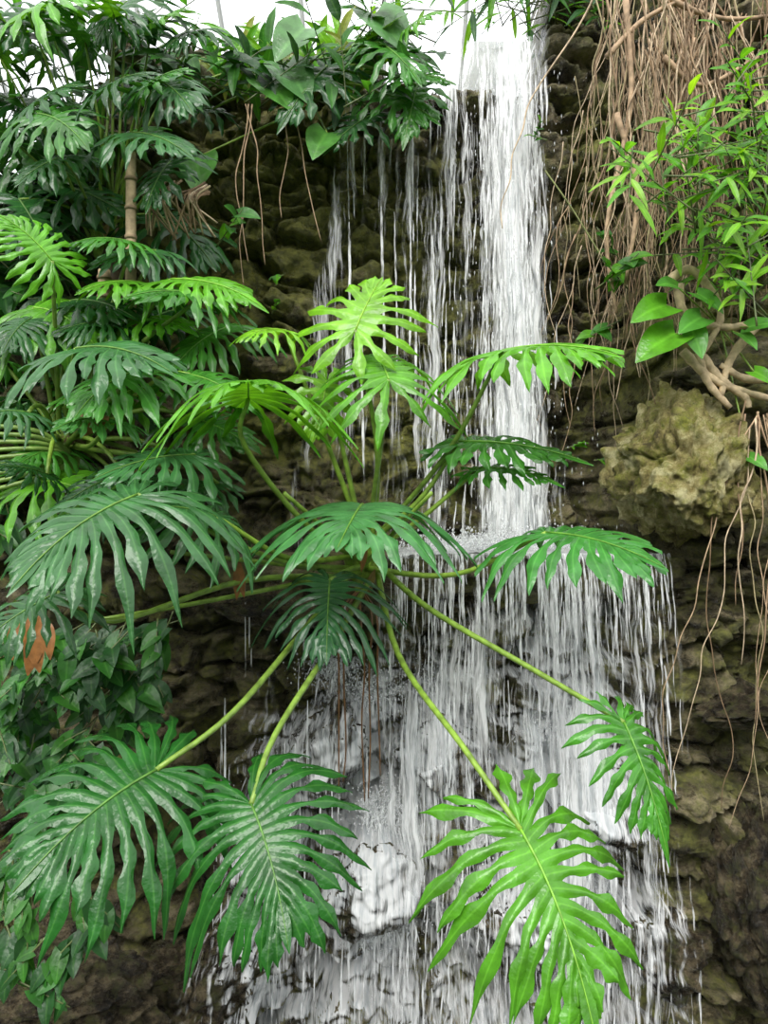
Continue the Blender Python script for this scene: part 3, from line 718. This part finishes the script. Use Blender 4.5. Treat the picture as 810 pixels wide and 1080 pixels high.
# ---------------------------------------------------------------- roots
def rootwalk(mb,px,py,d,length,r,col,sway=0.05,out=0.0):
    p=W(px,py,d); pts=[p]; dx=R.uniform(-.1,.1)
    n=int(length/0.16)+2
    for k in range(n):
        dx=dx*0.6+R.uniform(-sway,sway); p=p+Vector((dx,R.uniform(-.03,.03)-out,-0.16)); pts.append(p)
    tube(mb,pts,r,r*0.45,5,0,col,4)
RC=[(0.42,0.29,0.18),(0.3,0.2,0.12),(0.56,0.43,0.29),(0.2,0.13,0.07),(0.34,0.28,0.15)]
mb=MB()
for i in range(200):
    px=R.triangular(620,840,700); rootwalk(mb,px,R.uniform(-50,60),R.uniform(4.65,5.05),R.uniform(0.5,2.1),R.choice([0.003,0.004,0.006,0.008]),R.choice(RC),0.055)
for i in range(34):
    px=R.uniform(590,690); rootwalk(mb,px,R.uniform(20,300),5.5,R.uniform(0.5,1.8),0.004,R.choice(RC),0.05)
for P in [[(690,-10),(730,10),(770,20),(830,15)],[(640,60),(680,20),(740,-10)],[(700,60),(740,90),(800,60)],[(650,120),(672,200),(660,300)],[(660,0),(665,110),(640,240),(650,330)]]:
    tube(mb,[W(x,y,4.75) for x,y in P],0.02,0.012,7,0,RC[0],6,0.1)
for P in [[(720,370),(745,395),(775,410),(830,425)],[(740,375),(760,400),(785,418),(790,430)],[(700,300),(730,285),(760,330),(740,375)],[(800,340),(770,380),(760,420)],[(715,300),(722,330),(760,345),(800,340)],[(830,395),(790,400),(760,385)],[(735,372),(748,405),(770,430)]]:
    tube(mb,[W(x,y,4.4) for x,y in P],0.03,0.018,8,0,(0.55,0.42,0.26),6,0.12)
for i in range(14):
    px=R.uniform(785,815); rootwalk(mb,px,R.uniform(420,470),4.3,R.uniform(0.8,2.2),R.uniform(0.003,0.007),R.choice(RC),0.05)
for P in [[(575,180),(600,215),(622,250),(640,280)],[(770,720),(780,770),(812,820)]]:
    tube(mb,[W(x,y,4.8) for x,y in P],0.006,0.005,5,0,(0.2,0.22,0.08),6)
mb.obj('hanging_fig_roots',[ROOT])
mb=MB()
for i in range(30):
    x=R.uniform(165,225); tube(mb,[W(x,190+R.uniform(0,15),4.7),W(x-R.uniform(5,25),210,4.6),W(x-R.uniform(-15,30),235+R.uniform(0,20),4.65)],0.008,0.006,5,0,R.choice(RC),5)
for x in (262,266,303,310,259):
    rootwalk(mb,x,110,5.2,R.uniform(0.5,1.0),0.006,RC[0],0.04)
mb.obj('aerial_roots',[ROOT])
mb=MB()
for (x,y0,y1,r) in [(138,160,345,0.033),(110,285,345,0.04)]:
    a=W(x,y1,4.5);b=W(x,y0,4.5); tube(mb,[a,b],r,r*0.9,10,0,(0.38,0.29,0.17),8)
    for k in range(6):
        p=a.lerp(b,k/6); tube(mb,[p,p+Vector((0,0,0.02))],r*1.12,r*1.12,10,0,(0.22,0.16,0.09),1)
mb.obj('bamboo_canes',[ROOT])
m,nt,N,L=newmat('white_painted_metal'); out=N('ShaderNodeOutputMaterial'); p=N('ShaderNodeBsdfPrincipled'); p.inputs['Base Color'].default_value=(0.7,0.72,0.72,1); L(p.outputs[0],out.inputs[0])
mb=MB()
for i in range(-8,9): tube(mb,[(i*1.1,12,0),(i*1.1,12,9.5),(i*1.1,6,13.5)],0.04,0.04,4,0,(1,1,1),1)
for z in (1,3,5,7,9.5): tube(mb,[(-9,12,z),(9,12,z)],0.05,0.05,4,0,(1,1,1),1)
mb.obj('glasshouse_frame',[m])

# ---------------------------------------------------------------- light + camera
w=bpy.data.worlds.new('World'); scene.world=w; w.use_nodes=True; nt=w.node_tree; nt.nodes.clear()
N=nt.nodes.new; L=nt.links.new
tc=N('ShaderNodeTexCoord'); sx=N('ShaderNodeSeparateXYZ'); L(tc.outputs['Generated'],sx.inputs[0])
r=ramp(nt,[(0.0,(0.05,0.06,0.04)),(0.12,(0.2,0.23,0.17)),(0.34,(0.93,0.96,1.0)),(1.0,(1,1.0,1.0))]); L(sx.outputs['Z'],r.inputs[0])
bg=N('ShaderNodeBackground'); bg.inputs['Strength'].default_value=2.05; L(r.outputs[0],bg.inputs[0]); ow=N('ShaderNodeOutputWorld'); L(bg.outputs[0],ow.inputs[0])
ld=bpy.data.lights.new('sun','SUN'); ld.energy=3.6; ld.angle=math.radians(35); ld.color=(1,0.98,0.93)
lo_=bpy.data.objects.new('sun',ld); scene.collection.objects.link(lo_); lo_.rotation_euler=(math.radians(42),math.radians(-14),0)
lo_.location=(0,0,12)
cd=bpy.data.cameras.new('camera'); cd.sensor_fit='VERTICAL'; cd.sensor_height=24; cd.lens=24*F/1080
co=bpy.data.objects.new('camera',cd); scene.collection.objects.link(co); co.location=(0,0,CZ); co.rotation_euler=(math.pi/2,0,0); scene.camera=co
